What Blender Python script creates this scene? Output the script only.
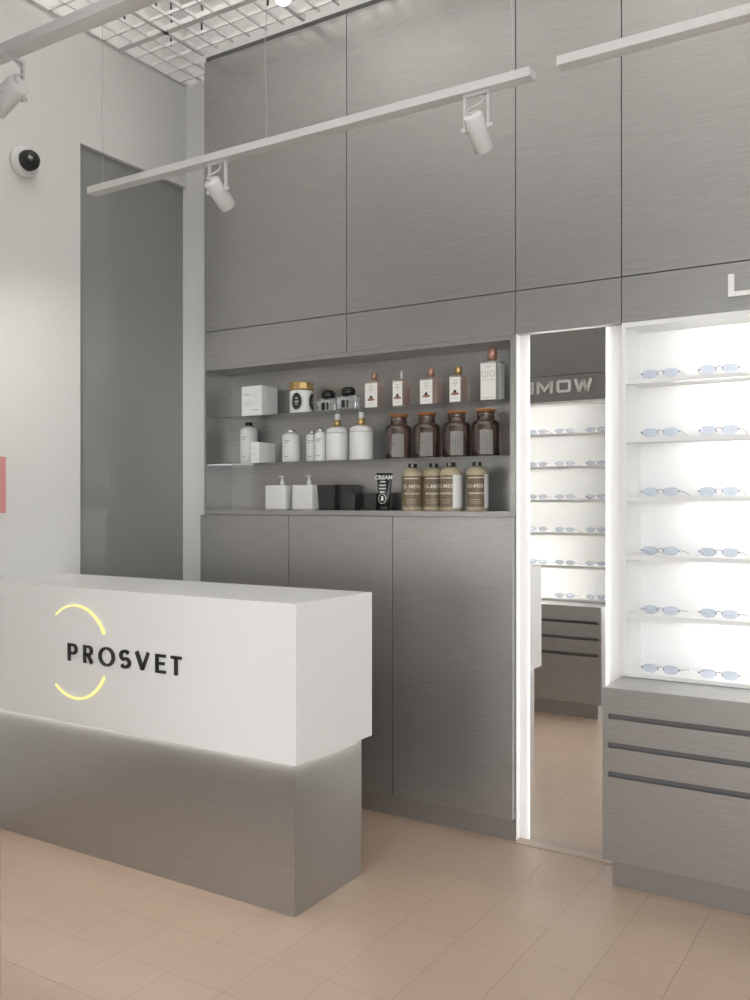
import bpy, bmesh, math, random
from mathutils import Vector, Matrix, Euler
random.seed(4)
PI = math.pi
C = bpy.context.scene.collection
SC = bpy.context.scene
for o in list(bpy.data.objects):
    bpy.data.objects.remove(o, do_unlink=True)

# ------------------------------------------------------------------ camera
YAW = math.radians(32.018)
FPX = 903.56
cam_d = bpy.data.cameras.new('camera')
cam_d.sensor_fit = 'VERTICAL'
cam_d.sensor_height = 36.0
cam_d.lens = FPX * 36.0 / 1000.0
cam_d.shift_y = 0.003
cam_d.clip_start = 0.05
cam_d.clip_end = 60
cam = bpy.data.objects.new('camera', cam_d)
cam.location = (0, 0, 1.4)
cam.rotation_euler = (PI / 2, 0, YAW)
C.objects.link(cam)
SC.camera = cam

# ------------------------------------------------------------------ light and exposure
SC.view_settings.view_transform = 'Standard'
SC.view_settings.look = 'None'
SC.view_settings.gamma = 1.0
SC.view_settings.use_curve_mapping = False
SC.view_settings.exposure = 0.0
W = bpy.data.worlds.new('world'); SC.world = W
W.use_nodes = True
W.node_tree.nodes['Background'].inputs[0].default_value = (0.94, 0.97, 1.0, 1)
W.node_tree.nodes['Background'].inputs[1].default_value = 0.52


def area(name, loc, rot, sx, sy, power, col=(1, 1, 1), spread=180):
    d = bpy.data.lights.new(name, 'AREA')
    d.shape = 'RECTANGLE'; d.size = sx; d.size_y = sy; d.energy = power; d.color = col
    d.spread = math.radians(spread)
    o = bpy.data.objects.new(name, d); C.objects.link(o)
    o.location = loc; o.rotation_euler = rot
    return o


# unseen area lights added above the open grid to brighten the white slab
for i, (lx, ly) in enumerate([(-2.6, 2.4), (-0.9, 2.4), (0.6, 2.4), (-2.6, 0.6), (-0.9, 0.6), (0.6, 0.6)]):
    area('slab_fill_light', (lx, ly, 3.86), (PI, 0, 0), 1.3, 1.3, 17, (1, 0.995, 0.98))
# fill light added behind the camera to brighten the room from the front
area('front_fill_light', (1.2, -2.4, 1.5), (math.radians(90), 0, math.radians(28)), 4.5, 2.6, 150, (0.95, 0.975, 1.0))


# ------------------------------------------------------------------ materials
def nmat(name):
    m = bpy.data.materials.new(name); m.use_nodes = True
    nt = m.node_tree
    return m, nt, nt.nodes['Principled BSDF']


def plain(name, col, rough=0.5, metal=0.0, coat=0.0, trans=0.0, ior=1.45, noise=0.0, nscale=40, bump=0.0):
    m, nt, b = nmat(name)
    b.inputs['Base Color'].default_value = (*col, 1)
    b.inputs['Roughness'].default_value = rough
    b.inputs['Metallic'].default_value = metal
    b.inputs['Coat Weight'].default_value = coat
    b.inputs['Coat Roughness'].default_value = 0.03
    b.inputs['Transmission Weight'].default_value = trans
    b.inputs['IOR'].default_value = ior
    if noise or bump:
        tc = nt.nodes.new('ShaderNodeTexCoord')
        n = nt.nodes.new('ShaderNodeTexNoise'); n.inputs['Scale'].default_value = nscale
        n.inputs['Detail'].default_value = 4
        nt.links.new(tc.outputs['Object'], n.inputs['Vector'])
        if noise:
            r = nt.nodes.new('ShaderNodeMapRange')
            r.inputs['To Min'].default_value = 1 - noise; r.inputs['To Max'].default_value = 1 + noise
            nt.links.new(n.outputs['Fac'], r.inputs['Value'])
            mx = nt.nodes.new('ShaderNodeVectorMath'); mx.operation = 'SCALE'
            mx.inputs[0].default_value = col
            nt.links.new(r.outputs[0], mx.inputs['Scale'])
            nt.links.new(mx.outputs[0], b.inputs['Base Color'])
        if bump:
            bp = nt.nodes.new('ShaderNodeBump'); bp.inputs['Strength'].default_value = bump
            bp.inputs['Distance'].default_value = 0.002
            nt.links.new(n.outputs['Fac'], bp.inputs['Height'])
            nt.links.new(bp.outputs[0], b.inputs['Normal'])
    return m


def brushed(name, col, rough=0.38, metal=0.55, strength=0.12, contrast=0.16, zs=170.0):
    """laminate with fine horizontal brushing"""
    m, nt, b = nmat(name)
    tc = nt.nodes.new('ShaderNodeTexCoord')
    mp = nt.nodes.new('ShaderNodeMapping'); mp.inputs['Scale'].default_value = (5.0, 5.0, zs)
    nt.links.new(tc.outputs['Object'], mp.inputs[0])
    n = nt.nodes.new('ShaderNodeTexNoise'); n.inputs['Scale'].default_value = 1.6
    n.inputs['Detail'].default_value = 5; n.inputs['Roughness'].default_value = 0.6
    n.inputs['Distortion'].default_value = 0.25
    nt.links.new(mp.outputs[0], n.inputs['Vector'])
    r = nt.nodes.new('ShaderNodeMapRange'); r.inputs['From Min'].default_value = 0.3; r.inputs['From Max'].default_value = 0.7
    r.inputs['To Min'].default_value = 1 - contrast; r.inputs['To Max'].default_value = 1 + contrast
    nt.links.new(n.outputs['Fac'], r.inputs['Value'])
    mx = nt.nodes.new('ShaderNodeVectorMath'); mx.operation = 'SCALE'; mx.inputs[0].default_value = col
    nt.links.new(r.outputs[0], mx.inputs['Scale'])
    nt.links.new(mx.outputs[0], b.inputs['Base Color'])
    b.inputs['Metallic'].default_value = metal
    b.inputs['Roughness'].default_value = rough
    bp = nt.nodes.new('ShaderNodeBump'); bp.inputs['Strength'].default_value = strength
    bp.inputs['Distance'].default_value = 0.0006
    nt.links.new(n.outputs['Fac'], bp.inputs['Height'])
    nt.links.new(bp.outputs[0], b.inputs['Normal'])
    return m


def emit(name, col, s):
    m = bpy.data.materials.new(name); m.use_nodes = True
    nt = m.node_tree; nt.nodes.clear()
    e = nt.nodes.new('ShaderNodeEmission'); e.inputs[0].default_value = (*col, 1); e.inputs[1].default_value = s
    out = nt.nodes.new('ShaderNodeOutputMaterial'); nt.links.new(e.outputs[0], out.inputs[0])
    return m


def thin_glass(name, tint, refl=0.08, rough=0.02, diff=0.0, dcol=(1, 1, 1)):
    m = bpy.data.materials.new(name); m.use_nodes = True
    nt = m.node_tree; nt.nodes.clear()
    t = nt.nodes.new('ShaderNodeBsdfTransparent'); t.inputs[0].default_value = (*tint, 1)
    g = nt.nodes.new('ShaderNodeBsdfGlossy'); g.inputs['Roughness'].default_value = rough
    g.inputs[0].default_value = (1, 1, 1, 1)
    mix = nt.nodes.new('ShaderNodeMixShader')
    fr = nt.nodes.new('ShaderNodeFresnel'); fr.inputs[0].default_value = 1.45
    ad = nt.nodes.new('ShaderNodeMath'); ad.operation = 'ADD'; ad.inputs[1].default_value = refl
    nt.links.new(fr.outputs[0], ad.inputs[0])
    nt.links.new(ad.outputs[0], mix.inputs[0])
    if diff > 0:
        d = nt.nodes.new('ShaderNodeBsdfDiffuse'); d.inputs[0].default_value = (*dcol, 1)
        m2 = nt.nodes.new('ShaderNodeMixShader'); m2.inputs[0].default_value = diff
        nt.links.new(t.outputs[0], m2.inputs[1]); nt.links.new(d.outputs[0], m2.inputs[2])
        nt.links.new(m2.outputs[0], mix.inputs[1])
    else:
        nt.links.new(t.outputs[0], mix.inputs[1])
    nt.links.new(g.outputs[0], mix.inputs[2])
    out = nt.nodes.new('ShaderNodeOutputMaterial'); nt.links.new(mix.outputs[0], out.inputs[0])
    return m


def floor_material():
    m, nt, b = nmat('beige_floor_tile')
    tc = nt.nodes.new('ShaderNodeTexCoord')
    sep = nt.nodes.new('ShaderNodeSeparateXYZ'); nt.links.new(tc.outputs['Object'], sep.inputs[0])

    def M(op, a, bb=None, c=None):
        n = nt.nodes.new('ShaderNodeMath'); n.operation = op
        for i, v in enumerate((a, bb, c)):
            if v is None: continue
            if isinstance(v, (int, float)): n.inputs[i].default_value = v
            else: nt.links.new(v, n.inputs[i])
        return n.outputs[0]
    T = 0.2145

    def line(s, off):
        u = M('DIVIDE', M('SUBTRACT', s, off), T)
        fr = M('FRACT', M('ADD', u, 100.0))
        d = M('ABSOLUTE', M('SUBTRACT', fr, 0.5))
        cell = M('FLOOR', M('ADD', u, 100.0))
        return M('MULTIPLY', M('SUBTRACT', 0.5, d), T), cell     # metres from the nearest joint
    dx, cx = line(sep.outputs[0], -0.8805)
    dy, cy = line(sep.outputs[1], 1.744)
    dm = M('MINIMUM', dx, dy)
    g = nt.nodes.new('ShaderNodeMapRange'); g.interpolation_type = 'SMOOTHSTEP'
    g.inputs['From Min'].default_value = 0.0006; g.inputs['From Max'].default_value = 0.0019
    nt.links.new(dm, g.inputs['Value'])
    cmb = nt.nodes.new('ShaderNodeCombineXYZ'); nt.links.new(cx, cmb.inputs[0]); nt.links.new(cy, cmb.inputs[1])
    wn = nt.nodes.new('ShaderNodeTexWhiteNoise'); wn.noise_dimensions = '2D'; nt.links.new(cmb.outputs[0], wn.inputs['Vector'])
    ns = nt.nodes.new('ShaderNodeTexNoise'); ns.inputs['Scale'].default_value = 7; ns.inputs['Detail'].default_value = 6
    nt.links.new(tc.outputs['Object'], ns.inputs['Vector'])
    v = M('ADD', M('MULTIPLY', wn.outputs['Value'], 0.02), M('MULTIPLY', ns.outputs['Fac'], 0.09))
    v = M('ADD', v, 0.915)
    sc = nt.nodes.new('ShaderNodeVectorMath'); sc.operation = 'SCALE'; sc.inputs[0].default_value = FLOOR_COL
    nt.links.new(v, sc.inputs['Scale'])
    mix = nt.nodes.new('ShaderNodeMix'); mix.data_type = 'RGBA'
    mix.inputs['A'].default_value = (FLOOR_COL[0] * 0.7, FLOOR_COL[1] * 0.69, FLOOR_COL[2] * 0.68, 1)
    nt.links.new(g.outputs[0], mix.inputs['Factor']); nt.links.new(sc.outputs[0], mix.inputs['B'])
    nt.links.new(mix.outputs['Result'], b.inputs['Base Color'])
    b.inputs['Roughness'].default_value = 0.3
    b.inputs['Specular IOR Level'].default_value = 0.45
    # slightly different tilt for every tile, grout sunk
    r1 = nt.nodes.new('ShaderNodeMapRange'); r1.inputs['To Min'].default_value = 0.33; r1.inputs['To Max'].default_value = 0.36
    nt.links.new(wn.outputs['Value'], r1.inputs['Value']); nt.links.new(r1.outputs[0], b.inputs['Roughness'])
    bp = nt.nodes.new('ShaderNodeBump'); bp.inputs['Strength'].default_value = 0.5; bp.inputs['Distance'].default_value = 0.001
    nt.links.new(g.outputs[0], bp.inputs['Height'])
    nt.links.new(bp.outputs[0], b.inputs['Normal'])
    return m


FLOOR_COL = (0.475, 0.355, 0.268)
M_floor = floor_material()
M_wall = plain('white_plaster', (0.79, 0.785, 0.765), 0.85, noise=0.02, nscale=90, bump=0.25)
M_slab = plain('white_slab', (0.86, 0.855, 0.84), 0.9, noise=0.03, nscale=60)
M_grey = brushed('grey_brushed_laminate', (0.395, 0.387, 0.374), metal=0.72, rough=0.34, contrast=0.11, strength=0.2)
M_grey_low = brushed('grey_brushed_plinth', (0.35, 0.33, 0.31), metal=0.6, contrast=0.05)
M_cbase = brushed('counter_base_brushed', (0.42, 0.41, 0.395), metal=0.75, rough=0.30, contrast=0.06, strength=0.6)
M_gap_shade = plain('dark_gap_shade', (0.10, 0.098, 0.093), 0.6)  # shade of the gap over the cabinets, put into the colour
M_joint = plain('dark_joint', (0.02, 0.02, 0.02), 0.8)
M_groove = plain('dark_handle_groove', (0.15, 0.148, 0.142), 0.5)
M_white = plain('white_satin_lacquer', (0.84, 0.835, 0.825), 0.42)
M_shelfw = plain('white_shelf_lacquer', (0.82, 0.82, 0.81), 0.4)
M_track = plain('white_track_metal', (0.62, 0.61, 0.595), 0.5)
M_spot = plain('white_spot_metal', (0.64, 0.63, 0.615), 0.45)
M_grid = plain('white_grid_metal', (0.74, 0.735, 0.72), 0.6)
M_hang = plain('dark_hanger_steel', (0.05, 0.05, 0.05), 0.5)
M_mirror = plain('mirror_silver', (0.90, 0.895, 0.885), 0.0, metal=1.0)
M_smoke = plain('smoked_grey_glass', (0.29, 0.293, 0.278), 0.6, coat=1.0)
M_black = plain('black_gloss', (0.012, 0.012, 0.012), 0.25)
M_blackm = plain('black_matt', (0.018, 0.018, 0.018), 0.5)
M_led = emit('white_led', (1.0, 0.985, 0.96), 58)
M_led2 = emit('white_led_bright', (1.0, 0.985, 0.96), 125)
M_ledm = emit('white_mirror_led', (1.0, 0.99, 0.97), 9)
M_ledc = emit('white_counter_led', (1.0, 0.985, 0.96), 22)
M_yel = emit('yellow_led', (1.0, 0.87, 0.33), 1.15)
M_bulb = emit('bulb_glow', (1.0, 0.98, 0.94), 2.2)
M_gshelf = thin_glass('glass_shelf', (0.95, 0.97, 0.96), 0.02, diff=0.10, dcol=(0.75, 0.78, 0.76))
M_clear = thin_glass('clear_bottle_glass', (0.90, 0.92, 0.92), 0.16, diff=0.22, dcol=(0.85, 0.86, 0.86))
M_pink = thin_glass('rose_bottle_glass', (0.90, 0.79, 0.74), 0.07, diff=0.22, dcol=(0.8, 0.62, 0.55))
M_brown = thin_glass('brown_jar_glass', (0.70, 0.58, 0.52), 0.04, diff=0.30, dcol=(0.14, 0.09, 0.075))
M_gold = plain('brushed_gold', (0.68, 0.47, 0.20), 0.28, metal=0.85)
M_rose = plain('rose_copper', (0.48, 0.27, 0.21), 0.3, metal=0.6)
M_silver = plain('polished_silver', (0.88, 0.88, 0.88), 0.15, metal=0.9)
M_cork = plain('amber_wooden_lid', (0.34, 0.13, 0.035), 0.5, noise=0.2, nscale=60)
M_bottle = plain('white_bottle_plastic', (0.72, 0.72, 0.70), 0.35)
M_pack = plain('white_carton', (0.80, 0.80, 0.79), 0.6)
M_paper = plain('cream_paper_label', (0.80, 0.79, 0.74), 0.7)
M_ink = plain('grey_ink', (0.10, 0.10, 0.10), 0.7)
M_inkl = plain('light_grey_ink', (0.38, 0.38, 0.37), 0.7)
M_tanb = plain('golden_shampoo_plastic', (0.45, 0.38, 0.265), 0.3)
M_tanl = plain('bronze_wrap_label', (0.17, 0.125, 0.075), 0.4, noise=0.15, nscale=12)
M_tanp = plain('pale_print', (0.62, 0.57, 0.47), 0.6)
M_red = plain('red_panel', (0.74, 0.33, 0.33), 0.5)
M_signw = plain('white_sign_letter', (0.86, 0.86, 0.84), 0.4)
M_signb = plain('black_sign_letter', (0.02, 0.02, 0.021), 0.4)
M_lens = thin_glass('pale_blue_lens', (0.85, 0.88, 0.935), -0.02, diff=0.15, dcol=(0.80, 0.85, 0.95))
M_wire = plain('thin_gunmetal_wire', (0.12, 0.12, 0.13), 0.35, metal=0.7)
M_cable = plain('thin_steel_cable', (0.50, 0.50, 0.49), 0.5)
M_white_cable = plain('white_lamp_cable', (0.58, 0.57, 0.56), 0.5)
M_dark_back = plain('dark_gap_board', (0.018, 0.018, 0.017), 0.8)


# ------------------------------------------------------------------ mesh helpers
def bx(bm, x0, x1, y0, y1, z0, z1, bev=0.0):
    vs = [bm.verts.new((x, y, z)) for x in (x0, x1) for y in (y0, y1) for z in (z0, z1)]
    f = [(0, 1, 3, 2), (4, 6, 7, 5), (0, 4, 5, 1), (2, 3, 7, 6), (0, 2, 6, 4), (1, 5, 7, 3)]
    fs = [bm.faces.new([vs[i] for i in q]) for q in f]
    if bev > 0:
        es = list({e for ff in fs for e in ff.edges})
        bmesh.ops.bevel(bm, geom=es, offset=bev, segments=2, affect='EDGES', profile=0.7)
    return bm


def lathe(bm, prof, cx=0, cy=0, seg=28, sx=1.0, sy=1.0, smooth=True):
    rings = []
    for r, z in prof:
        if r < 1e-6:
            rings.append([bm.verts.new((cx, cy, z))])
        else:
            rings.append([bm.verts.new((cx + r * sx * math.cos(2 * PI * k / seg), cy + r * sy * math.sin(2 * PI * k / seg), z)) for k in range(seg)])
    for a, b in zip(rings, rings[1:]):
        for k in range(seg):
            k2 = (k + 1) % seg
            if len(a) == 1 and len(b) == 1: continue
            if len(a) == 1: f = bm.faces.new((a[0], b[k2], b[k]))
            elif len(b) == 1: f = bm.faces.new((a[k], a[k2], b[0]))
            else: f = bm.faces.new((a[k], a[k2], b[k2], b[k]))
            f.smooth = smooth
    if len(rings[0]) > 1: bm.faces.new(list(reversed(rings[0])))
    if len(rings[-1]) > 1: bm.faces.new(rings[-1])
    return bm


def tube(bm, pts, r, seg=8, closed=False):
    pts = [Vector(p) for p in pts]
    n = len(pts); rings = []
    for i, p in enumerate(pts):
        if closed: t = pts[(i + 1) % n] - pts[i - 1]
        else: t = pts[min(i + 1, n - 1)] - pts[max(i - 1, 0)]
        t.normalize()
        up = Vector((0, 0, 1)) if abs(t.z) < 0.9 else Vector((1, 0, 0))
        a = t.cross(up).normalized(); b = t.cross(a).normalized()
        rings.append([bm.verts.new(p + a * r * math.cos(2 * PI * k / seg) + b * r * math.sin(2 * PI * k / seg)) for k in range(seg)])
    m = n if closed else n - 1
    for i in range(m):
        A = rings[i]; B = rings[(i + 1) % n]
        # keep the rings aligned
        off = min(range(seg), key=lambda s: (A[0].co - B[s].co).length)
        for k in range(seg):
            k2 = (k + 1) % seg
            f = bm.faces.new((A[k], A[k2], B[(k2 + off) % seg], B[(k + off) % seg])); f.smooth = True
    if not closed:
        bm.faces.new(list(reversed(rings[0]))); bm.faces.new(rings[-1])
    return bm


def prism(bm, outline, y0, y1):
    """outline in x,z; extruded along y (y0 is the side facing the viewer at -y)"""
    a = [bm.verts.new((x, y0, z)) for x, z in outline]
    b = [bm.verts.new((x, y1, z)) for x, z in outline]
    n = len(outline)
    bm.faces.new(a); bm.faces.new(list(reversed(b)))
    for i in range(n):
        j = (i + 1) % n
        bm.faces.new((a[i], b[i], b[j], a[j]))
    return bm


def ribbon(bm, pts, wv, wh, y0, y1, closed=False, taper=None):
    """a stroke of x,z points with stem width wv where it runs upright and wh where it runs level"""
    P = [Vector(p) for p in pts]; n = len(P)
    L = []; R = []
    for i in range(n):
        if closed: d0 = P[i] - P[i - 1]; d1 = P[(i + 1) % n] - P[i]
        else:
            d0 = P[i] - P[i - 1] if i > 0 else P[1] - P[0]
            d1 = P[i + 1] - P[i] if i < n - 1 else P[i] - P[i - 1]
        d0.normalize(); d1.normalize()
        t = d0 + d1
        if t.length < 1e-6: t = d1.copy()
        t.normalize()
        nrm = Vector((-t.y, t.x))
        n0 = Vector((-d0.y, d0.x))
        k = 1.0 / max(0.35, nrm.dot(n0))
        ww = wh + (wv - wh) * abs(t.y)
        if taper: ww *= taper(i / (n - 1))
        L.append(P[i] + nrm * ww / 2 * k); R.append(P[i] - nrm * ww / 2 * k)
    def V(p, y): return bm.verts.new((p.x, y, p.y))
    l0 = [V(p, y0) for p in L]; l1 = [V(p, y1) for p in L]
    r0 = [V(p, y0) for p in R]; r1 = [V(p, y1) for p in R]
    m = n if closed else n - 1
    for i in range(m):
        j = (i + 1) % n
        bm.faces.new((l0[i], r0[i], r0[j], l0[j])); bm.faces.new((l1[i], l1[j], r1[j], r1[i]))
        bm.faces.new((l0[i], l0[j], l1[j], l1[i])); bm.faces.new((r0[i], r1[i], r1[j], r0[j]))
    if not closed:
        bm.faces.new((l0[0], l1[0], r1[0], r0[0])); bm.faces.new((l0[-1], r0[-1], r1[-1], l1[-1]))
    return bm


def arc(cx, cz, rx, rz, a0, a1, n=18):
    return [(cx + rx * math.cos(math.radians(a0 + (a1 - a0) * i / n)), cz + rz * math.sin(math.radians(a0 + (a1 - a0) * i / n))) for i in range(n + 1)]


def obj(name, bm, mat, parent=None, loc=None, rot=None, recalc=True):
    if recalc: bmesh.ops.recalc_face_normals(bm, faces=bm.faces[:])
    me = bpy.data.meshes.new(name); bm.to_mesh(me); bm.free()
    me.materials.append(mat)
    o = bpy.data.objects.new(name, me); C.objects.link(o)
    if parent: o.parent = parent
    if loc: o.location = loc
    if rot: o.rotation_euler = rot
    return o


def box(name, x0, x1, y0, y1, z0, z1, mat, parent=None, bev=0.0):
    return obj(name, bx(bmesh.new(), x0, x1, y0, y1, z0, z1, bev), mat, parent)


def text_bm(body, h, depth, align='CENTER', sx=1.0, bold=0.0):
    """writing standing upright in x,z and facing -y, h = capital height, centred on its baseline"""
    cu = bpy.data.curves.new('t', 'FONT'); cu.body = body; cu.size = h / 0.69
    cu.align_x = align; cu.extrude = depth / 2; cu.offset = bold; cu.resolution_u = 3
    o = bpy.data.objects.new('t', cu); C.objects.link(o)
    me = bpy.data.meshes.new_from_object(o.evaluated_get(bpy.context.evaluated_depsgraph_get()))
    bm = bmesh.new(); bm.from_mesh(me)
    bmesh.ops.transform(bm, matrix=Matrix.Rotation(PI / 2, 4, 'X') @ Matrix.Diagonal((sx, 1, 1, 1)), verts=bm.verts)
    bpy.data.objects.remove(o); bpy.data.curves.remove(cu); bpy.data.meshes.remove(me)
    return bm


def thing(name, label, cat, loc=(0, 0, 0), rz=0.0, group=None):
    o = bpy.data.objects.new(name, None); C.objects.link(o)
    o.empty_display_size = 0.05
    o.location = loc; o.rotation_euler = (0, 0, rz)
    tag(o, label, cat, group)
    return o


def tag(o, label, cat, group=None):
    o['label'] = label; o['category'] = cat
    if group: o['group'] = group
    return o


def struct(name, bm, mat):
    o = obj(name, bm, mat); o['kind'] = 'structure'; return o


def dup(root, loc=None, label=None, group=None):
    r = root.copy(); C.objects.link(r)
    if loc: r.location = loc
    if label: r['label'] = label
    if group: r['group'] = group
    for ch in list(root.children):
        c = ch.copy(); C.objects.link(c); c.parent = r
        for g in list(ch.children):
            d = g.copy(); C.objects.link(d); d.parent = c
    return r


# ------------------------------------------------------------------ measured planes
XL = -3.54        # left wall face
XG = -3.565       # smoked glass in its recess
YB = 3.69         # back wall
YC = 3.48         # cabinet front plane
XC = -3.215       # left end of the built-in furniture
XR = 1.60         # right wall
ZC = 4.15         # slab
ZT = 3.667        # top of tall cabinets
ZS = 2.277        # seam
ZM = 2.0985       # underside of the fascia band

# ------------------------------------------------------------------ the room
struct('floor', bx(bmesh.new(), -3.9, XR + 0.2, -3.4, 3.9, -0.1, 0.0), M_floor)
struct('ceiling', bx(bmesh.new(), -3.9, XR + 0.2, -0.4, 3.9, ZC, ZC + 0.1), M_slab)
struct('wall_back', bx(bmesh.new(), -3.9, XR + 0.2, YB, YB + 0.15, 0, ZC), M_wall)
bm = bmesh.new()
bx(bm, XL - 0.25, XL, -0.4, 2.962, 0, ZC)
bx(bm, XL - 0.25, XL, 2.962, YB, 3.148, ZC)
bx(bm, XL - 0.25, XG - 0.008, 2.962, YB, 0, 3.148)
struct('wall_left', bm, M_wall)
struct('wall_right', bx(bmesh.new(), XR, XR + 0.2, 1.0, YB, 0, ZC), M_wall)
struct('wall_front', bx(bmesh.new(), XL, -1.85, 0.60, 0.83, 0, ZC), M_wall)
struct('light_block_lintel_1', bx(bmesh.new(), -1.85, XR + 0.2, 0.60, 0.83, 2.72, ZC), M_wall)  # unseen lintel added to keep front light off the upper cabinets

# smoked glass panel sunk in the left wall
g = tag(box('wall_glass_panel', XG - 0.008, XG, 2.964, YB - 0.002, 0.004, 3.146, M_smoke),
        'tall smoked grey glass panel recessed in the white left wall beside the corner', 'glass panel')

# ------------------------------------------------------------------ ceiling grid
P = 0.1063
grid = thing('ceiling_grid', 'white open-cell ceiling grid hanging below the white slab', 'ceiling grid', (-3.54, 0, 3.70))
bm = bmesh.new()
x = -3.42 - P
k = 0
while x < XR:
    yend = 3.455 if x > XC else YB - 0.01
    bx(bm, x - 0.0035 + 3.54, x + 0.0035 + 3.54, -0.3, yend, 0, 0.016)
    x += P
obj('cross_slats', bm, M_grid, grid)
bm = bmesh.new()
y = 3.2 - P * 32
while y < YB:
    if abs((y - 3.2 + 1e-6) % (P * 6)) > 0.02:
        bx(bm, 0.0, (XR - 0.005 if y < 3.46 else XC - 0.005) + 3.54, y - 0.0035, y + 0.0035, 0.0, 0.016)
    y += P
obj('long_slats', bm, M_grid, grid)
for k in range(5):
    y = 3.2 - P * 6 * k
    box('main_runner', 0.0, XR + 3.535, y - 0.016, y + 0.016, -0.004, 0.022, M_grid, grid)
for x in (-3.42 + 2 * P, -3.42 + 8 * P, -3.42 + 14 * P, -3.42 + 20 * P, -3.42 + 26 * P, -3.42 + 32 * P):
    box('cross_runner', x - 0.011 + 3.54, x + 0.011 + 3.54, -0.3, 3.47, -0.004, 0.022, M_grid, grid)
for x in (-3.33, -3.12, -2.7, -2.28, -1.86, -1.44):
    for y in (2.83, 3.05, 3.36):
        bm = bmesh.new(); tube(bm, [(x + 3.54, y, 0.03), (x + 3.54, y, 0.12), (x + 3.548, y, 0.14), (x + 3.54, y, 0.17), (x + 3.54, y, 0.449)], 0.005, 6)
        obj('hanger_rod', bm, M_hang, grid)

# ------------------------------------------------------------------ tall furniture wall
def cab_panels(x0, x1, label, group, z0=ZS + 0.0012, z1=ZT, yf=YC, yb=YB - 0.004, flip=False):
    s = -1 if flip else 1
    t = thing('wall_cabinet', label, 'cabinet', (x0, yf, z0), PI if flip else 0, group)
    w = x1 - x0; d = abs(yb - yf)
    box('body', 0.0, w, 0.019, d, 0, z1 - z0, M_dark_back, t)
    box('door', 0.0019, w - 0.0019, 0.0, 0.018, 0.0012, z1 - z0, M_grey, t, 0.0006)
    return t


tall = [(XC, -2.3316, 'tall grey cabinet front high on the wall, leftmost of the row, beside the white corner'),
        (-2.3316, -1.4895, 'wide grey cabinet front high above the right half of the bottle niche'),
        (-1.4895, -1.0482, 'narrow tall grey cabinet front above the mirror'),
        (-1.0482, 0.55, 'grey cabinet front high on the wall above the lit white glasses display')]
for a, b, l in tall:
    cab_panels(a, b, l, 'tall upper cabinets of the furniture wall')


def fascia(x0, x1, label, z0=ZM, z1=ZS - 0.0012, yf=YC, d=0.2, rz=0.0, group='low fascia boards under the tall cabinets'):
    t = box('fascia_board', 0.0017, abs(x1 - x0) - 0.0017, 0.0, d, 0, z1 - z0 - 0.0008, M_grey, None, 0.0006)
    t.location = (x0, yf, z0); t.rotation_euler = (0, 0, rz)
    tag(t, label, 'panel', group)
    return t


fascia(XC, -2.3316, 'grey fascia board above the left half of the bottle niche')
fascia(-2.3316, -1.4895, 'grey fascia board above the right half of the bottle niche')
fascia(-1.4895, -1.0482, 'short grey fascia board right above the mirror')
fascia(-1.0482, 0.55, 'grey fascia board carrying the white letter L above the lit display')

tag(box('gap_shade_board', XC, 0.55, 3.495, YB - 0.004, ZT + 0.001, 3.699, M_gap_shade), 'dark grey board standing in for shade above the tall cabinets, under the ceiling', 'board')  # dark strip put in for the shadow gap under the grid

# niche
niche = thing('wall_niche', 'grey open niche with two glass shelves of bottles and jars in the furniture wall', 'niche', (XC, YC, 1.3415))
NW = -1.4895 - XC
box('side_panel', 0.001, 0.0145, 0.0, 0.2, 0.0, ZM - 1.3415 - 0.001, M_grey, niche, 0.0005)
box('side_panel', NW - 0.025, NW - 0.001, 0.0, 0.2, 0.0, ZM - 1.3415 - 0.001, M_grey, niche, 0.0005)
box('back_panel', 0.015, NW - 0.026, 0.197, 0.207, 0.0, ZM - 1.3415 - 0.001, M_grey, niche)
box('top_panel', 0.015, NW - 0.026, 0.0, 0.196, 2.078 - 1.3415, ZM - 1.3415 - 0.001, M_grey, niche, 0.0005)
box('bottom_panel', 0.015, NW - 0.026, 0.0, 0.196, 0.0, 0.0235, M_grey, niche, 0.0005)
S1, S2, S3 = 1.836, 1.600, 1.365
for z in (S1, S2):
    box('glass_shelf', 0.0155, NW - 0.0265, 0.012, 0.194, z - 1.3415 - 0.006, z - 1.3415, M_gshelf, niche)
for z in (2.078, S1 - 0.0065, S2 - 0.0065):
    bm = bmesh.new(); lathe(bm, [(0.009, z - 1.3415 - 0.002), (0.009, z - 1.3415 - 0.0002)], 0.034, 0.10, 16)
    obj('puck_light', bm, M_silver, niche)

# base cabinets
YD = 3.453
for a, b, l in [(XC, -2.6475, 'grey base cabinet door at the left end, right behind the counter'),
                (-2.6475, -2.067, 'grey base cabinet door in the middle of the three below the niche'),
                (-2.067, -1.4895, 'grey base cabinet door nearest the mirror below the niche')]:
    t = thing('base_cabinet', l, 'cabinet', (a, YD, 0.096), 0, 'base cabinets under the niche')
    w = b - a
    box('body', 0.0005, w - 0.0005, 0.02, 0.225, 0.0, 1.2445, M_dark_back if b < -1.5 else M_grey, t)
    box('door', 0.002 if a > XC else 0.0, w - 0.002, 0.0, 0.019, 0.0, 1.2435, M_grey, t, 0.0007)
tag(box('cabinet_plinth', XC + 0.002, -1.4915, YC, YB - 0.004, 0.0, 0.095, M_grey_low), 'low grey plinth under the base cabinets by the floor', 'plinth')

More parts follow.
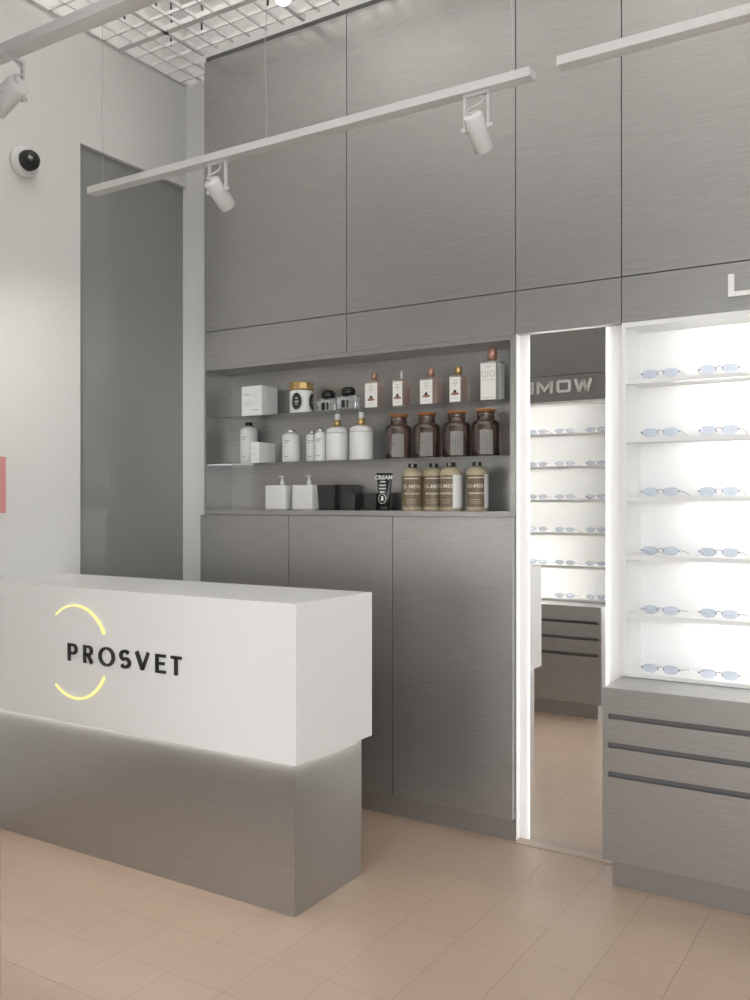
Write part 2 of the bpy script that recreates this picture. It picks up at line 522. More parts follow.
# backlit mirror
mr = thing('wall_mirror', 'tall narrow mirror with glowing white side borders between niche and lit display', 'mirror', (-1.4885, YC, 0.0))
YM = 3.505
box('white_side_liner', 0.0003, 0.0023, 0.0, 0.0375, 0.0045, 2.0975, M_white, mr)
mx0, mx1 = -1.4363 + 1.4885, -1.1178 + 1.4885
box('white_back_panel', 0.0005, 0.4395, 0.038, 0.05, 0.0045, 2.0975, M_white, mr)
box('mirror_glass', mx0, mx1, YM - YC, YM - YC + 0.005, 0.0048, 2.0990 - 0.004, M_mirror, mr)
box('glass_backing', mx0 + 0.018, mx1 - 0.018, 0.0305, 0.0375, 0.02, 2.07, M_white, mr)
for a, b in ((mx0 + 0.006, mx0 + 0.012), (mx1 - 0.012, mx1 - 0.006)):
    box('led_strip', a, b, 0.031, 0.0375, 0.012, 2.088, M_ledm, mr)
box('led_strip', mx0 + 0.02, mx1 - 0.02, 0.031, 0.0375, 2.080, 2.086, M_ledm, mr)
tag(box('floor_sill', -1.488, -1.05, 3.454, 3.529, 0.0003, 0.0042, plain('beige_sill', (0.42, 0.33, 0.26), 0.35)), 'thin beige floor sill at the foot of the mirror', 'sill')


# ------------------------------------------------------------------ lit display + drawers
def display(ox, oy, rz, W_, label, label_d, group, gd):
    t = thing('display_shelving', label, 'shelving', (ox, oy, 0.7290), rz, group)
    zb = 0.729
    H = 2.0975 - zb
    D = 0.207
    box('side_panel', 0.0005, 0.018, 0, D, 0, H, M_shelfw, t, 0.0006)
    box('side_panel', W_ - 0.018, W_ - 0.0005, 0, D, 0, H, M_shelfw, t, 0.0006)
    box('back_panel', 0.0185, W_ - 0.0185, D - 0.012, D, 0, H, M_shelfw, t)
    bm = bmesh.new(); o_ = [(0, H - 0.018), (0.012, H - 0.018), (0.012, H - 0.010), (D - 0.0125, H - 0.010), (D - 0.0125, H), (0, H)]
    va = [bm.verts.new((0.0185, p, q)) for p, q in o_]; vb = [bm.verts.new((W_ - 0.0185, p, q)) for p, q in o_]
    bm.faces.new(va); bm.faces.new(vb[::-1])
    for k in range(6): bm.faces.new((va[k], vb[k], vb[(k + 1) % 6], va[(k + 1) % 6]))
    obj('top_panel', bm, M_shelfw, t)
    tops = [0.7445, 0.970, 1.197, 1.423, 1.650, 1.876]
    for i, z in enumerate(tops):
        z -= zb
        bm = bmesh.new()
        if i == 0: bx(bm, 0.0185, W_ - 0.0185, 0, D - 0.0125, 0, z)
        else:      # board with a deeper front lip that hides the light strip
            o_ = [(0, z - 0.017), (0.012, z - 0.017), (0.012, z - 0.010), (D - 0.0125, z - 0.010), (D - 0.0125, z), (0, z)]
            va = [bm.verts.new((0.0185, p, q)) for p, q in o_]; vb = [bm.verts.new((W_ - 0.0185, p, q)) for p, q in o_]
            bm.faces.new(va); bm.faces.new(vb[::-1])
            for k in range(6): bm.faces.new((va[k], vb[k], vb[(k + 1) % 6], va[(k + 1) % 6]))
        obj('shelf', bm, M_shelfw, t)
    for z in [z - 0.0105 - zb for z in tops[1:]] + [H - 0.0105]:
        box('led_strip', 0.20, W_ - 0.20, 0.0125, 0.0165, z - 0.006, z, M_led if rz == 0 else M_led2, t)
    d = thing('drawer_unit', label_d, 'drawer unit', (ox, oy - 0.237 * math.cos(rz), 0.0), rz, gd)
    FD = 0.237
    box('body', 0.022, W_ - 0.022, 0.022, FD + 0.2, 0.097, 0.705, M_groove, d)
    box('end_panel', 0.0, 0.021, 0.006, FD + 0.2, 0.0965, 0.7085, M_grey, d)
    box('end_panel', W_ - 0.021, W_, 0.006, FD + 0.2, 0.0965, 0.7085, M_grey, d)
    box('top_board', 0.0, W_, 0.0195, FD + 0.2, 0.709, 0.7275, M_grey, d, 0.0006)
    for a, b in ((0.6335, 0.7275), (0.5285, 0.6135), (0.4235, 0.5085), (0.097, 0.4025)):
        box('drawer_front', 0.0, W_, 0.0, 0.019, a, b, M_grey, d, 0.0008)
    box('plinth', 0.03, W_ - 0.03, 0.032, FD + 0.2, 0.0, 0.096, M_grey_low, d)
    return t, d


display(-1.0476, YC, 0.0, 1.5976, 'white lit display shelving of glasses to the right of the mirror',
        'grey drawer unit with three handle grooves under the lit display, right of the mirror', 'lit glasses displays', 'drawer units under the displays')
OY = 1.080
OX = -1.848
display(OX, OY, PI, 1.6, 'white lit display shelving of glasses seen reflected in the mirror',
        'grey drawer unit seen reflected in the mirror under the reflected shelves', 'lit glasses displays', 'drawer units under the displays')
c = cab_panels(OX, OX + 1.6, 'grey cabinet front above the white letters, seen only in the mirror', 'tall upper cabinets of the furniture wall', yf=OY, yb=0.86, flip=True)
fascia(OX, OX + 1.6, 'grey fascia board with white letters seen reflected in the mirror', yf=OY, rz=PI)
tag(box('filler_panel', XL + 0.002, OX - 1.6025, 0.86, OY - 0.002, 0.0, ZT, M_grey), 'grey filler panel between the reflected display and the left wall', 'panel')


# letters
def stroke_letters(parent, glyphs, mat, y0, y1):
    for gl in glyphs:
        bm = bmesh.new()
        for s in gl:
            pts, wv, wh = s[0], s[1], s[2]
            ribbon(bm, pts, wv, wh, y0, y1, closed=(len(s) > 3 and s[3]))
        obj('letter', bm, mat, parent)


LH = 0.085
sw = 0.019; sh = 0.0165


def gW(x, w=0.131):
    return [([(x + 0.010, LH), (x + 0.04, 0.0), ], sw, sh), ([(x + 0.04, 0.0), (x + w / 2, LH * 0.92)], sw, sh),
            ([(x + w / 2, LH * 0.92), (x + w - 0.04, 0.0)], sw, sh), ([(x + w - 0.04, 0.0), (x + w - 0.010, LH)], sw, sh)]


def gO(x, w=0.102):
    h = LH / 2; r = 0.008; a = sw / 2; b = sh / 2
    p = [(x + a, b + r), (x + a + r, b), (x + w - a - r, b), (x + w - a, b + r), (x + w - a, LH - b - r), (x + w - a - r, LH - b), (x + a + r, LH - b), (x + a, LH - b - r)]
    return [(p, sw, sh, True)]


def gM(x, w=0.114):
    return [([(x + sw / 2, 0), (x + sw / 2, LH)], sw, sh), ([(x + w - sw / 2, 0), (x + w - sw / 2, LH)], sw, sh),
            ([(x + sw / 2, LH - 0.006), (x + w / 2, 0.022), (x + w - sw / 2, LH - 0.006)], sw * 1.05, sh)]


def gE(x, w=0.09):
    return [([(x + sw / 2, 0), (x + sw / 2, LH)], sw, sh)] + [([(x + sw / 2, z), (x + w, z)], sw, sh) for z in (sh / 2, LH / 2, LH - sh / 2)]


def gN(x, w=0.105):
    return [([(x + sw / 2, 0), (x + sw / 2, LH)], sw, sh), ([(x + w - sw / 2, 0), (x + w - sw / 2, LH)], sw, sh),
            ([(x + sw / 2, LH - 0.008), (x + w - sw / 2, 0.008)], sw, sh)]


ws = thing('wall_sign', 'white letters WOMEN on grey board, seen reversed in the mirror', 'sign', (-1.980, OY, 2.156), PI, 'white lettering over the displays')
stroke_letters(ws, [gW(0), gO(0.151), gM(0.282), gE(0.422), gN(0.545)], M_signw, -0.012, -0.0005)
wl = thing('wall_sign', 'white letter L on grey board above the lit display', 'sign', (-0.654, YC, 2.150), 0, 'white lettering over the displays')
bm = bmesh.new(); prism(bm, [(0, 0), (0.078, 0), (0.078, 0.0175), (0.0206, 0.0175), (0.0206, 0.082), (0, 0.082)], -0.012, -0.0005)
obj('letter', bm, M_signw, wl)

# ------------------------------------------------------------------ counter
ct = thing('reception_counter', 'long white reception counter on a grey brushed base with light under its top', 'counter', (-2.68, 2.65, 0.0))
bx0, bx1, by0, by1 = XL + 0.002, -1.8185, 2.412, 2.887
def cb(name, x0, x1, y0, y1, z0, z1, mat, bev=0.0):
    return box(name, x0 + 2.68, x1 + 2.68, y0 - 2.65, y1 - 2.65, z0, z1, mat, ct, bev)
cb('base', XL + 0.03, -1.8475, 2.4423, 2.8586, 0.0, 0.5226, M_cbase, 0.001)
cb('white_top_box', bx0, bx1, by0, by1, 0.523, 1.0635, M_white, 0.0015)
cb('led_strip', XL + 0.04, -1.845, 2.424, 2.436, 0.5219, 0.5228, M_ledc)
cb('led_strip', -1.842, -1.830, 2.446, 2.855, 0.5219, 0.5228, M_ledc)

# logo on the counter front
lg = thing('counter_logo', 'black PROSVET letters with two glowing yellow arcs on the counter front', 'logo', (-2.954, 2.412, 0.7715))
H = 0.070
V_, H_ = 0.0155, 0.0105
def lp(x): return x
G = []
# P
G.append([([(0.009, 0), (0.009, H)], V_, H_), ([(0.009, H - 0.0055), (0.03, H - 0.0055)] + arc(0.034, H - 0.022, 0.0165, 0.0165, 80, -80, 10) + [(0.03, H - 0.0385), (0.009, H - 0.0385)], V_, 0.010)])
# R
o = 0.0916
G.append([([(o + 0.009, 0), (o + 0.009, H)], V_, H_), ([(o + 0.009, H - 0.0055), (o + 0.028, H - 0.0055)] + arc(o + 0.032, H - 0.0205, 0.0155, 0.015, 80, -80, 10) + [(o + 0.028, H - 0.0355), (o + 0.009, H - 0.0355)], V_, 0.010),
          ([(o + 0.027, H - 0.036), (o + 0.051, 0.001)], V_ * 1.05, 0.012)])
# O
o = 0.181
G.append([(arc(o + 0.0447, H / 2, 0.037, 0.0325, 0, 360, 30)[:-1], 0.0165, 0.0085, True)])
# S
o = 0.296
G.append([(arc(o + 0.031, H - 0.0215, 0.0225, 0.0165, 35, 250, 14) + arc(o + 0.031, 0.0215, 0.0235, 0.0165, 75, -145, 14), 0.0155, 0.0115)])
# V
o = 0.379
G.append([([(o + 0.010, H), (o + 0.041, 0.004)], V_ * 1.15, 0.012), ([(o + 0.041, 0.004), (o + 0.071, H)], 0.0135, 0.012)])
# E
o = 0.4866
G.append([([(o + 0.009, 0), (o + 0.009, H)], V_, H_)] + [([(o + 0.009, z), (o + w, z)], V_, 0.011) for z, w in ((0.0055, 0.054), (H / 2 + 0.001, 0.047), (H - 0.0055, 0.053))])
# T
o = 0.5658
G.append([([(o + 0.026, 0), (o + 0.026, H)], V_, H_), ([(o, H - 0.0055), (o + 0.0525, H - 0.0055)], V_, 0.011)])
stroke_letters(lg, G, M_signb, -0.006, -0.0006)
cxl, czl, rr = -2.908 + 2.956, 0.808 - 0.770, 0.184
bm = bmesh.new(); ribbon(bm, arc(cxl, czl, rr, rr, 130.5, 26.8, 40), 0.0085, 0.0085, -0.006, -0.0006, taper=lambda u: 0.45 + 1.05 * u)
obj('glowing_arc', bm, M_yel, lg)
bm = bmesh.new(); ribbon(bm, arc(cxl, czl, rr, rr, -130.5, -26.8, 40), 0.0085, 0.0085, -0.006, -0.0006, taper=lambda u: 0.75 + 0.55 * u)
obj('glowing_arc', bm, M_yel, lg)

# ------------------------------------------------------------------ track lights
def track(name_label, x0, x1, y, z, wires):
    t = thing('lighting_track', name_label, 'lighting track', (x0, y, z), 0, 'suspended lighting tracks')
    L = x1 - x0
    bm = bmesh.new()
    bx(bm, 0, L, 0, 0.05, 0, 0.03, 0.0012)
    obj('rail', bm, M_track, t)
    box('end_cap', -0.003, -0.0002, 0.001, 0.049, 0.001, 0.029, M_track, t)
    box('end_cap', L + 0.0002, L + 0.003, 0.001, 0.049, 0.001, 0.029, M_track, t)
    for wx in wires:
        bm = bmesh.new()
        pts = [(wx - x0 + 0.004 * math.sin(k * 1.1), 0.025, 0.03 + (3.735 - z - 0.03) * k / 12) for k in range(13)]
        tube(bm, pts, 0.0014, 6)
        lathe(bm, [(0.005, 0.03), (0.005, 0.042), (0.002, 0.046)], wx - x0, 0.025, 10)
        obj('suspension_wire', bm, M_cable, t)
    return t


ZR = 2.762
track('long white lighting track hanging in front of the grey wall, with two spotlights', -3.183, -1.110, 2.70, ZR + 0.0, (-3.1134, -2.1994, -1.1803))
track('white lighting track at the top right of the photo, continuing the long one', -1.0155, 1.2, 2.70, ZR + 0.008, (-0.6, 0.6))
track('nearest white lighting track crossing the top left corner of the photo', -3.2, -0.9, 1.715, ZR - 0.002, (-1.97, -1.2))


def spotlight(label, x, y, z, tilt, rz=0.0):
    t = thing('track_spotlight', label, 'spotlight', (x, y, z), rz, 'white spotlights on the tracks')
    box('adapter', -0.049, 0.049, -0.008, 0.008, -0.0045, -0.0003, M_spot, t, 0.001)
    bm = bmesh.new()
    bx(bm, -0.0465, 0.0465, -0.007, 0.007, -0.009, -0.0048)
    bx(bm, -0.0465, -0.0395, -0.007, 0.007, -0.125, -0.0090)
    bx(bm, 0.0395, 0.0465, -0.007, 0.007, -0.125, -0.0090)
    obj('bracket', bm, M_spot, t)
    for s in (-1, 1):
        bm = bmesh.new(); lathe(bm, [(0.008, 0.0), (0.008, 0.008), (0.005, 0.011)], 0, 0, 14)
        bmesh.ops.transform(bm, matrix=Matrix.Translation((s * 0.0465, 0, -0.115)) @ Matrix.Rotation(s * PI / 2, 4, 'Y'), verts=bm.verts)
        obj('pivot_knob', bm, M_spot, t)
    # housing: a tube along its own axis, local -z is where it shines
    Rm = Matrix.Translation((0, 0, -0.115)) @ Matrix.Rotation(tilt, 4, 'X')
    bm = bmesh.new()
    lathe(bm, [(0.0, 0.047), (0.029, 0.047), (0.0335, 0.042), (0.0335, -0.078), (0.032, -0.080), (0.029, -0.080), (0.027, -0.064), (0.0, -0.062)], 0, 0, 32)
    for s in (-1, 1):
        bx(bm, min(s * 0.033, s * 0.0395), max(s * 0.033, s * 0.0395), -0.006, 0.006, -0.006, 0.006)
    bmesh.ops.transform(bm, matrix=Rm, verts=bm.verts)
    h = obj('housing', bm, M_spot, t)
    bm = bmesh.new(); lathe(bm, [(0.0, -0.0635), (0.025, -0.0635), (0.025, -0.0665), (0.0, -0.0665)], 0, 0, 24)
    bmesh.ops.transform(bm, matrix=Rm, verts=bm.verts)
    obj('lens', bm, M_silver, h)
    bm = bmesh.new()
    e = Rm @ Vector((0, 0.0, 0.045))
    p0 = Vector((0.012, 0, -0.007))
    pts = []
    for k in range(17):
        u = k / 16
        p = p0.lerp(e, u)
        p.x += 0.022 * math.sin(u * PI * 2) ; p.z -= 0.028 * math.sin(u * PI) * (1 - u); p.y -= 0.02 * math.sin(u * PI)
        pts.append(p)
    tube(bm, pts, 0.0028, 7)
    obj('cable', bm, M_white_cable, t)
    return t


spotlight('small white spotlight on the long track near its left end', -2.445, 2.725, ZR, math.radians(54))
spotlight('white spotlight on the long track near its right end', -1.305, 2.725, ZR, math.radians(48))
spotlight('white spotlight at the left edge under the nearest track', -2.395, 1.74, ZR - 0.002, math.radians(68), math.radians(88))
# fourth spot and beam, added out of view to brighten left wall and corner
spotlight('added unseen white spotlight on the nearest track, beyond the left edge of the photo', -2.75, 1.74, ZR - 0.002, math.radians(52), math.radians(28))
sd = bpy.data.lights.new('corner_fill_beam', 'SPOT'); sd.energy = 32; sd.spot_size = math.radians(62); sd.spot_blend = 1.0; sd.shadow_soft_size = 0.02; sd.color = (1, 0.99, 0.96)
so = bpy.data.objects.new('corner_fill_beam', sd); C.objects.link(so)
so.location = (-2.785, 1.803, 2.585)
so.rotation_euler = (Vector((-3.62, 3.25, 1.55)) - so.location).to_track_quat('-Z', 'Y').to_euler()

# globe lamp under the grid
gl = thing('globe_lamp', 'small glowing round globe lamp at the top edge near the ceiling grid', 'lamp', (-2.314, 2.98, 3.506))
bm = bmesh.new(); bmesh.ops.create_uvsphere(bm, u_segments=28, v_segments=16, radius=0.038)
for f in bm.faces: f.smooth = True
obj('globe', bm, M_bulb, gl)
bm = bmesh.new(); lathe(bm, [(0.014, 0.035), (0.014, 0.06), (0.004, 0.066), (0.002, 0.20)], 0, 0, 12)
obj('cord', bm, M_white_cable, gl)

# wall camera
cm = thing('security_camera', 'black dome camera on a round white base high on the left wall', 'camera', (XL, 2.636, 2.950))
bm = bmesh.new(); lathe(bm, [(0.0, 0.0005), (0.070, 0.0005), (0.070, 0.022), (0.064, 0.032), (0.0, 0.032)], 0, 0, 40)
bmesh.ops.transform(bm, matrix=Matrix.Rotation(PI / 2, 4, 'Y'), verts=bm.verts)
obj('base', bm, M_wall, cm)
bm = bmesh.new(); lathe(bm, [(0.045, 0.0325), (0.046, 0.045), (0.043, 0.065), (0.034, 0.080), (0.018, 0.090), (0.0, 0.093)], 0, 0, 32)
bmesh.ops.transform(bm, matrix=Matrix.Rotation(PI / 2, 4, 'Y'), verts=bm.verts)
obj('dome', bm, M_blackm, cm)
bm = bmesh.new(); lathe(bm, [(0.013, 0.0), (0.013, 0.008), (0.008, 0.012), (0.0, 0.012)], 0, 0, 20)
bmesh.ops.transform(bm, matrix=Matrix.Translation((0.082, -0.022, -0.006)) @ Matrix.Rotation(math.radians(62), 4, (0.25, 1, 0)), verts=bm.verts)
obj('lens', bm, plain('camera_lens_ring', (0.3, 0.3, 0.3), 0.2, metal=0.5), cm)

rp = tag(box('wall_panel', XL + 0.0005, XL + 0.006, 2.22, 2.5455, 1.3555, 1.6065, M_red, None, 0.0008), 'flat pinkish red panel on the left wall at the left edge of the photo', 'panel')


# ------------------------------------------------------------------ eyeglasses
def make_glasses(label, loc, rz, group):
    t = thing('eyeglasses', label, 'glasses', loc, rz, group); t.scale = (1.1, 1.0, 1.08)
    def lens_pts(cx, w, h, cz):
        base = [(-0.5, 0.05), (-0.36, 0.46), (0.3, 0.5), (0.5, 0.12), (0.44, -0.2), (0.22, -0.5), (-0.2, -0.5), (-0.42, -0.3)]
        P_ = []
        n = len(base)
        for i in range(n):      # corner cutting
            a = base[i]; b = base[(i + 1) % n]
            P_.append((a[0] * .75 + b[0] * .25, a[1] * .75 + b[1] * .25)); P_.append((a[0] * .25 + b[0] * .75, a[1] * .25 + b[1] * .75))
        return [(cx + p[0] * w, cz + p[1] * h) for p in P_]
    fr = bmesh.new()
    cz = 0.0185
    for s in (-1, 1):
        pts = lens_pts(0, 0.056, 0.031, cz)
        pts = [((s * 0.0355 + s * p[0]), p[1]) for p in pts]
        if s < 0: pts = pts[::-1]
        bm = bmesh.new(); prism(bm, pts, -0.0008, 0.0008)
        obj('lens', bm, M_lens, t)
        bx(fr, s * 0.0105 - 0.0012, s * 0.0105 + 0.0012, -0.002, 0.002, cz - 0.001, cz + 0.006)
        tp = [(s * 0.0635, 0.001, cz + 0.002), (s * 0.070, 0.006, cz + 0.002), (s * 0.071, 0.06, cz - 0.004), (s * 0.070, 0.100, cz - 0.009), (s * 0.068, 0.128, 0.0015)]
        b2 = bmesh.new(); tube(b2, tp, 0.0009, 6); bx(b2, s * 0.0635 - 0.0014, s * 0.0635 + 0.0014, -0.002, 0.003, cz - 0.002, cz + 0.004)
        obj('temple', b2, M_wire, t)
        pad = [(s * 0.0105, 0.001, cz), (s * 0.0085, 0.007, cz - 0.003), (s * 0.0075, 0.008, cz - 0.008)]
        tube(fr, pad, 0.0008, 5)
    tube(fr, [(-0.0105, 0, cz + 0.005), (-0.004, -0.002, cz + 0.008), (0.004, -0.002, cz + 0.008), (0.0105, 0, cz + 0.005)], 0.0012, 6)
    obj('bridge', fr, M_wire, t)
    return t


tops = [0.7445, 0.970, 1.197, 1.423, 1.650, 1.876]
names = ['lowest shelf', 'second shelf up', 'third shelf up', 'third shelf down', 'second shelf down', 'top shelf']
proto = None
for i, z in enumerate(tops):
    for j, x in enumerate((-0.906, -0.693)):
        side = ('left', 'right')[j]
        lab = 'rimless glasses, %s pair on the %s of the right-hand display' % (side, names[i])
        if proto is None:
            proto = make_glasses(lab, (x, YC + 0.028, z + 0.0005), 0, 'rimless glasses on the lit display')
            o = proto
        else:
            o = dup(proto, (x, YC + 0.028, z + 0.0005), lab)
        o.rotation_euler = (0, 0, math.radians((2.0, -1.5, 1.0, 3.0, -2.0, 1.5)[i] * (1 if j else -0.6)))
for i, z in enumerate(tops):
    for j, x in enumerate((-1.968, -2.188, -2.385)):
        if i == 0 and j == 2: continue
        side = ('rightmost', 'middle', 'leftmost')[j]
        lab = 'glasses seen in the mirror, %s on the reflected %s' % (side, names[i])
        o = dup(proto, (x, OY - 0.028, z + 0.0005), lab, 'rimless glasses seen in the mirror')
        o.rotation_euler = (0, 0, PI + math.radians((-2, 1, 2, -1, 1, 0)[i] * (1 if j % 2 else -0.7)))


# ------------------------------------------------------------------ things in the niche
def carton(label, x, y, z, w, d, h, rz=0.0, kind=0):
    t = thing('carton_box', label, 'box', (x, y, z), rz, 'white cartons in the niche')
    box('carton', -w / 2, w / 2, -d / 2, d / 2, 0.0003, h, M_pack, t, 0.0012)
    bm = bmesh.new()
    for (u, v, l, th) in ((0.10, 0.70, 0.34, 0.035), (0.10, 0.47, 0.55, 0.012), (0.10, 0.41, 0.62, 0.012), (0.10, 0.35, 0.40, 0.012), (0.52, 0.18, 0.36, 0.028), (0.62, 0.62, 0.26, 0.012), (0.62, 0.72, 0.2, 0.01)):
        n = max(2, int(l / 0.07))
        for k in range(n):
            a = -w / 2 + w * (u + l * k / n); b = a + w * l / n * (0.55 + 0.35 * random.random())
            bx(bm, a, b, -d / 2 - 0.0006, -d / 2 - 0.0001, h * v, h * (v + th))
    obj('printed_text', bm, M_inkl, t)
    return t


carton('larger white carton with small grey print at the left end of the upper glass shelf', -2.925, 3.575, S1, 0.128, 0.128, 0.150)
carton('small white carton leaning in front of the white bottle on the lower glass shelf', -2.892, 3.563, S2, 0.052, 0.128, 0.103)


def px_x(x, Y):      # where a column seen at picture column x stands when it is Y metres deep
    s, c = math.sin(YAW), math.cos(YAW)
    return (-s * FPX + c * (x - 375)) / (c * FPX + s * (x - 375)) * Y


# candle
YI = 3.555
t = thing('scented_candle', 'white candle jar with black oval labels and a gold lid on the upper glass shelf', 'candle', (px_x(301.5, YI), YI, S1))
bm = bmesh.new(); lathe(bm, [(0.054, 0.0003), (0.058, 0.004), (0.058, 0.108), (0.055, 0.111)], 0, 0, 40); obj('jar', bm, M_pack, t)
bm = bmesh.new(); lathe(bm, [(0.050, 0.1115), (0.059, 0.113), (0.062, 0.118), (0.062, 0.146), (0.059, 0.150), (0.0, 0.150)], 0, 0, 12, smooth=False); obj('gold_lid', bm, M_gold, t)
for a in (-78, 12, 102, 192):
    bm = bmesh.new()
    n = 28
    r0 = 0.0584; cols = []
    for k in range(n + 1):
        u = 0.027 * math.cos(PI * (1 - k / n)); v = 0.041 * math.sqrt(max(0.0, 1 - (u / 0.027) ** 2)) + 1e-5
        th = math.radians(a - 90) + u / 0.058
        cols.append([bm.verts.new((r0 * math.cos(th), r0 * math.sin(th), 0.056 + q)) for q in (-v, v)])
    for k in range(n): bm.faces.new((cols[k][0], cols[k + 1][0], cols[k + 1][1], cols[k][1]))
    lb = obj('oval_label', bm, M_blackm, t)
    bm = bmesh.new(); r0 = 0.0589
    for (v, l) in ((0.073, 0.010), (0.069, 0.013), (0.056, 0.022), (0.050, 0.018), (0.040, 0.014)):
        for k in range(4):
            u0 = -l / 2 * 1.0 + l * k / 4; u1 = u0 + l / 5
            q = []
            for uu, vv in ((u0, v - 0.0012), (u1, v - 0.0012), (u1, v + 0.0016), (u0, v + 0.0016)):
                th2 = math.radians(a - 90) + uu / 0.058
                q.append(bm.verts.new((r0 * math.cos(th2), r0 * math.sin(th2), vv)))
            bm.faces.new(q)
    obj('label_print', bm, M_paper, lb)
    bm = bmesh.new()
    pts = [(0.0583 * math.cos(math.radians(a - 90) + 0.034 * math.cos(2 * PI * k / 30) / 0.058), 0.0583 * math.sin(math.radians(a - 90) + 0.034 * math.cos(2 * PI * k / 30) / 0.058), 0.056 + 0.046 * math.sin(2 * PI * k / 30)) for k in range(30)]
    tube(bm, pts, 0.0008, 5, closed=True); obj('label_ring', bm, M_ink, t)


def squat(label, x, y):
    t = thing('perfume_bottle', label, 'perfume bottle', (x, y, S1), 0, 'squat bottles with black round caps')
    bm = bmesh.new(); bx(bm, -0.058, 0.058, -0.022, 0.022, 0.0003, 0.072, 0.012)
    for f in bm.faces: f.smooth = True
    obj('glass_body', bm, M_clear, t)
    bm = bmesh.new(); bx(bm, -0.046, 0.046, -0.015, 0.015, 0.008, 0.040, 0.008); obj('perfume', bm, thin_glass('perfume_liquid', (0.9, 0.9, 0.9), 0.05), t)
    bm = bmesh.new(); lathe(bm, [(0.018, 0.0725), (0.031, 0.074), (0.034, 0.083), (0.034, 0.096), (0.028, 0.106), (0.016, 0.111), (0.0, 0.112)], 0, 0, 28); obj('cap', bm, M_black, t)
    bm = bmesh.new()
    lathe(bm, [(0.012, 0.0405), (0.012, 0.0722)], 0, 0, 16); obj('collar', bm, M_silver, t)
    bm = bmesh.new(); bx(bm, -0.026, -0.006, -0.0228, -0.0222, 0.014, 0.050); bx(bm, 0.004, 0.014, -0.0228, -0.0222, 0.014, 0.050); obj('label', bm, M_blackm if x > -2.7 else M_paper, t)
    return t


squat('squat clear perfume bottle with black round cap, beside the gold-lidded candle', px_x(328.5, 3.60), 3.60)
squat('squat clear perfume bottle with black round cap and dark label, right of its twin', px_x(348.5, 3.555), 3.555)


def perfume(label, x, y, w, d, h, ch, capm, cr, lw, kind='flower', cat='perfume bottle'):
    t = thing('perfume_bottle', label, cat, (x, y, S1), 0, 'rectangular perfume bottles on the upper shelf')
    body = M_pink if kind == 'flower' else M_clear
    bm = bmesh.new(); bx(bm, -w / 2, w / 2, -d / 2, d / 2, 0.0003, h, 0.004); obj('glass_body', bm, body, t)
    bm = bmesh.new(); bx(bm, -w / 2 + 0.006, w / 2 - 0.006, -d / 2 + 0.006, d / 2 - 0.006, 0.009, h * 0.86, 0.002); obj('perfume', bm, thin_glass('pale_perfume', (0.93, 0.87, 0.83) if kind == 'flower' else (0.9, 0.92, 0.9), 0.02), t)
    bm = bmesh.new(); lathe(bm, [(cr * 0.8, h + 0.0002), (cr * 0.8, h + 0.006)], 0, 0, 20); obj('collar', bm, M_silver, t)
    bm = bmesh.new(); lathe(bm, [(cr, h + 0.0062), (cr, h + ch - 0.002), (cr * 0.9, h + ch), (0, h + ch)], 0, 0, 24); obj('cap', bm, capm, t)
    x0 = -w / 2 + 0.003
    lb = box('paper_label', x0, x0 + lw, -d / 2 - 0.0009, -d / 2 - 0.0001, 0.006, h - 0.008, M_paper, t)
    cxx = x0 + lw / 2; yy = -d / 2 - 0.0014
    if kind == 'flower':
        bm = bmesh.new()
        for (u, v, l) in ((-0.010, 0.80, 0.020), (-0.012, 0.70, 0.026), (-0.006, 0.61, 0.012)):
            for k in range(5):
                bx(bm, cxx + u + l * k / 5, cxx + u + l * (k + 0.7) / 5, yy, yy + 0.0004, h * v, h * v + 0.0035)
        bx(bm, cxx - 0.012, cxx + 0.012, yy, yy + 0.0004, h * 0.17, h * 0.17 + 0.0015)
        obj('printed_text', bm, M_inkl, lb)
        bm = bmesh.new()
        for fx, fz, fr in ((-0.0125, 0.0, 0.0075), (0.0, -0.001, 0.0085), (0.0125, 0.0, 0.0075), (-0.006, 0.006, 0.006), (0.006, 0.006, 0.006)):
            prism(bm, [(cxx + fx + fr * math.cos(PI * k / 6), h * 0.33 + fz + fr * 0.62 * math.sin(PI * k / 6)) for k in range(12)], yy, yy + 0.0004)
        obj('flower_print', bm, plain('brown_flower_ink', (0.33, 0.17, 0.12), 0.7), lb)
        bm = bmesh.new(); lathe(bm, [(0.0, 0), (0.0065, 0), (0.0065, 0.0005), (0, 0.0005)], 0, 0, 14)
        bmesh.ops.transform(bm, matrix=Matrix.Translation((cxx, yy - 0.0002, h * 0.43)) @ Matrix.Rotation(PI / 2, 4, 'X'), verts=bm.verts)
        obj('flower_centre', bm, M_blackm, lb)
    else:
        bm = text_bm('GIO', 0.027, 0.0006, sx=0.95, bold=-0.0006)
        bmesh.ops.transform(bm, matrix=Matrix.Translation((cxx, yy, h * 0.60)), verts=bm.verts); obj('printed_letters', bm, M_inkl, lb)
        bm = bmesh.new()
        for v, l in ((0.85, 0.03), (0.52, 0.06), (0.08, 0.05)):
            for k in range(7): bx(bm, cxx - l / 2 + l * k / 7, cxx - l / 2 + l * (k + 0.6) / 7, yy, yy + 0.0004, h * v, h * v + 0.003)
        obj('printed_text', bm, M_inkl, lb)
        box('side_label', w / 2 + 0.0001, w / 2 + 0.0009, -d / 2 + 0.006, d / 2 - 0.006, 0.006, h - 0.01, M_paper, t)
    return t


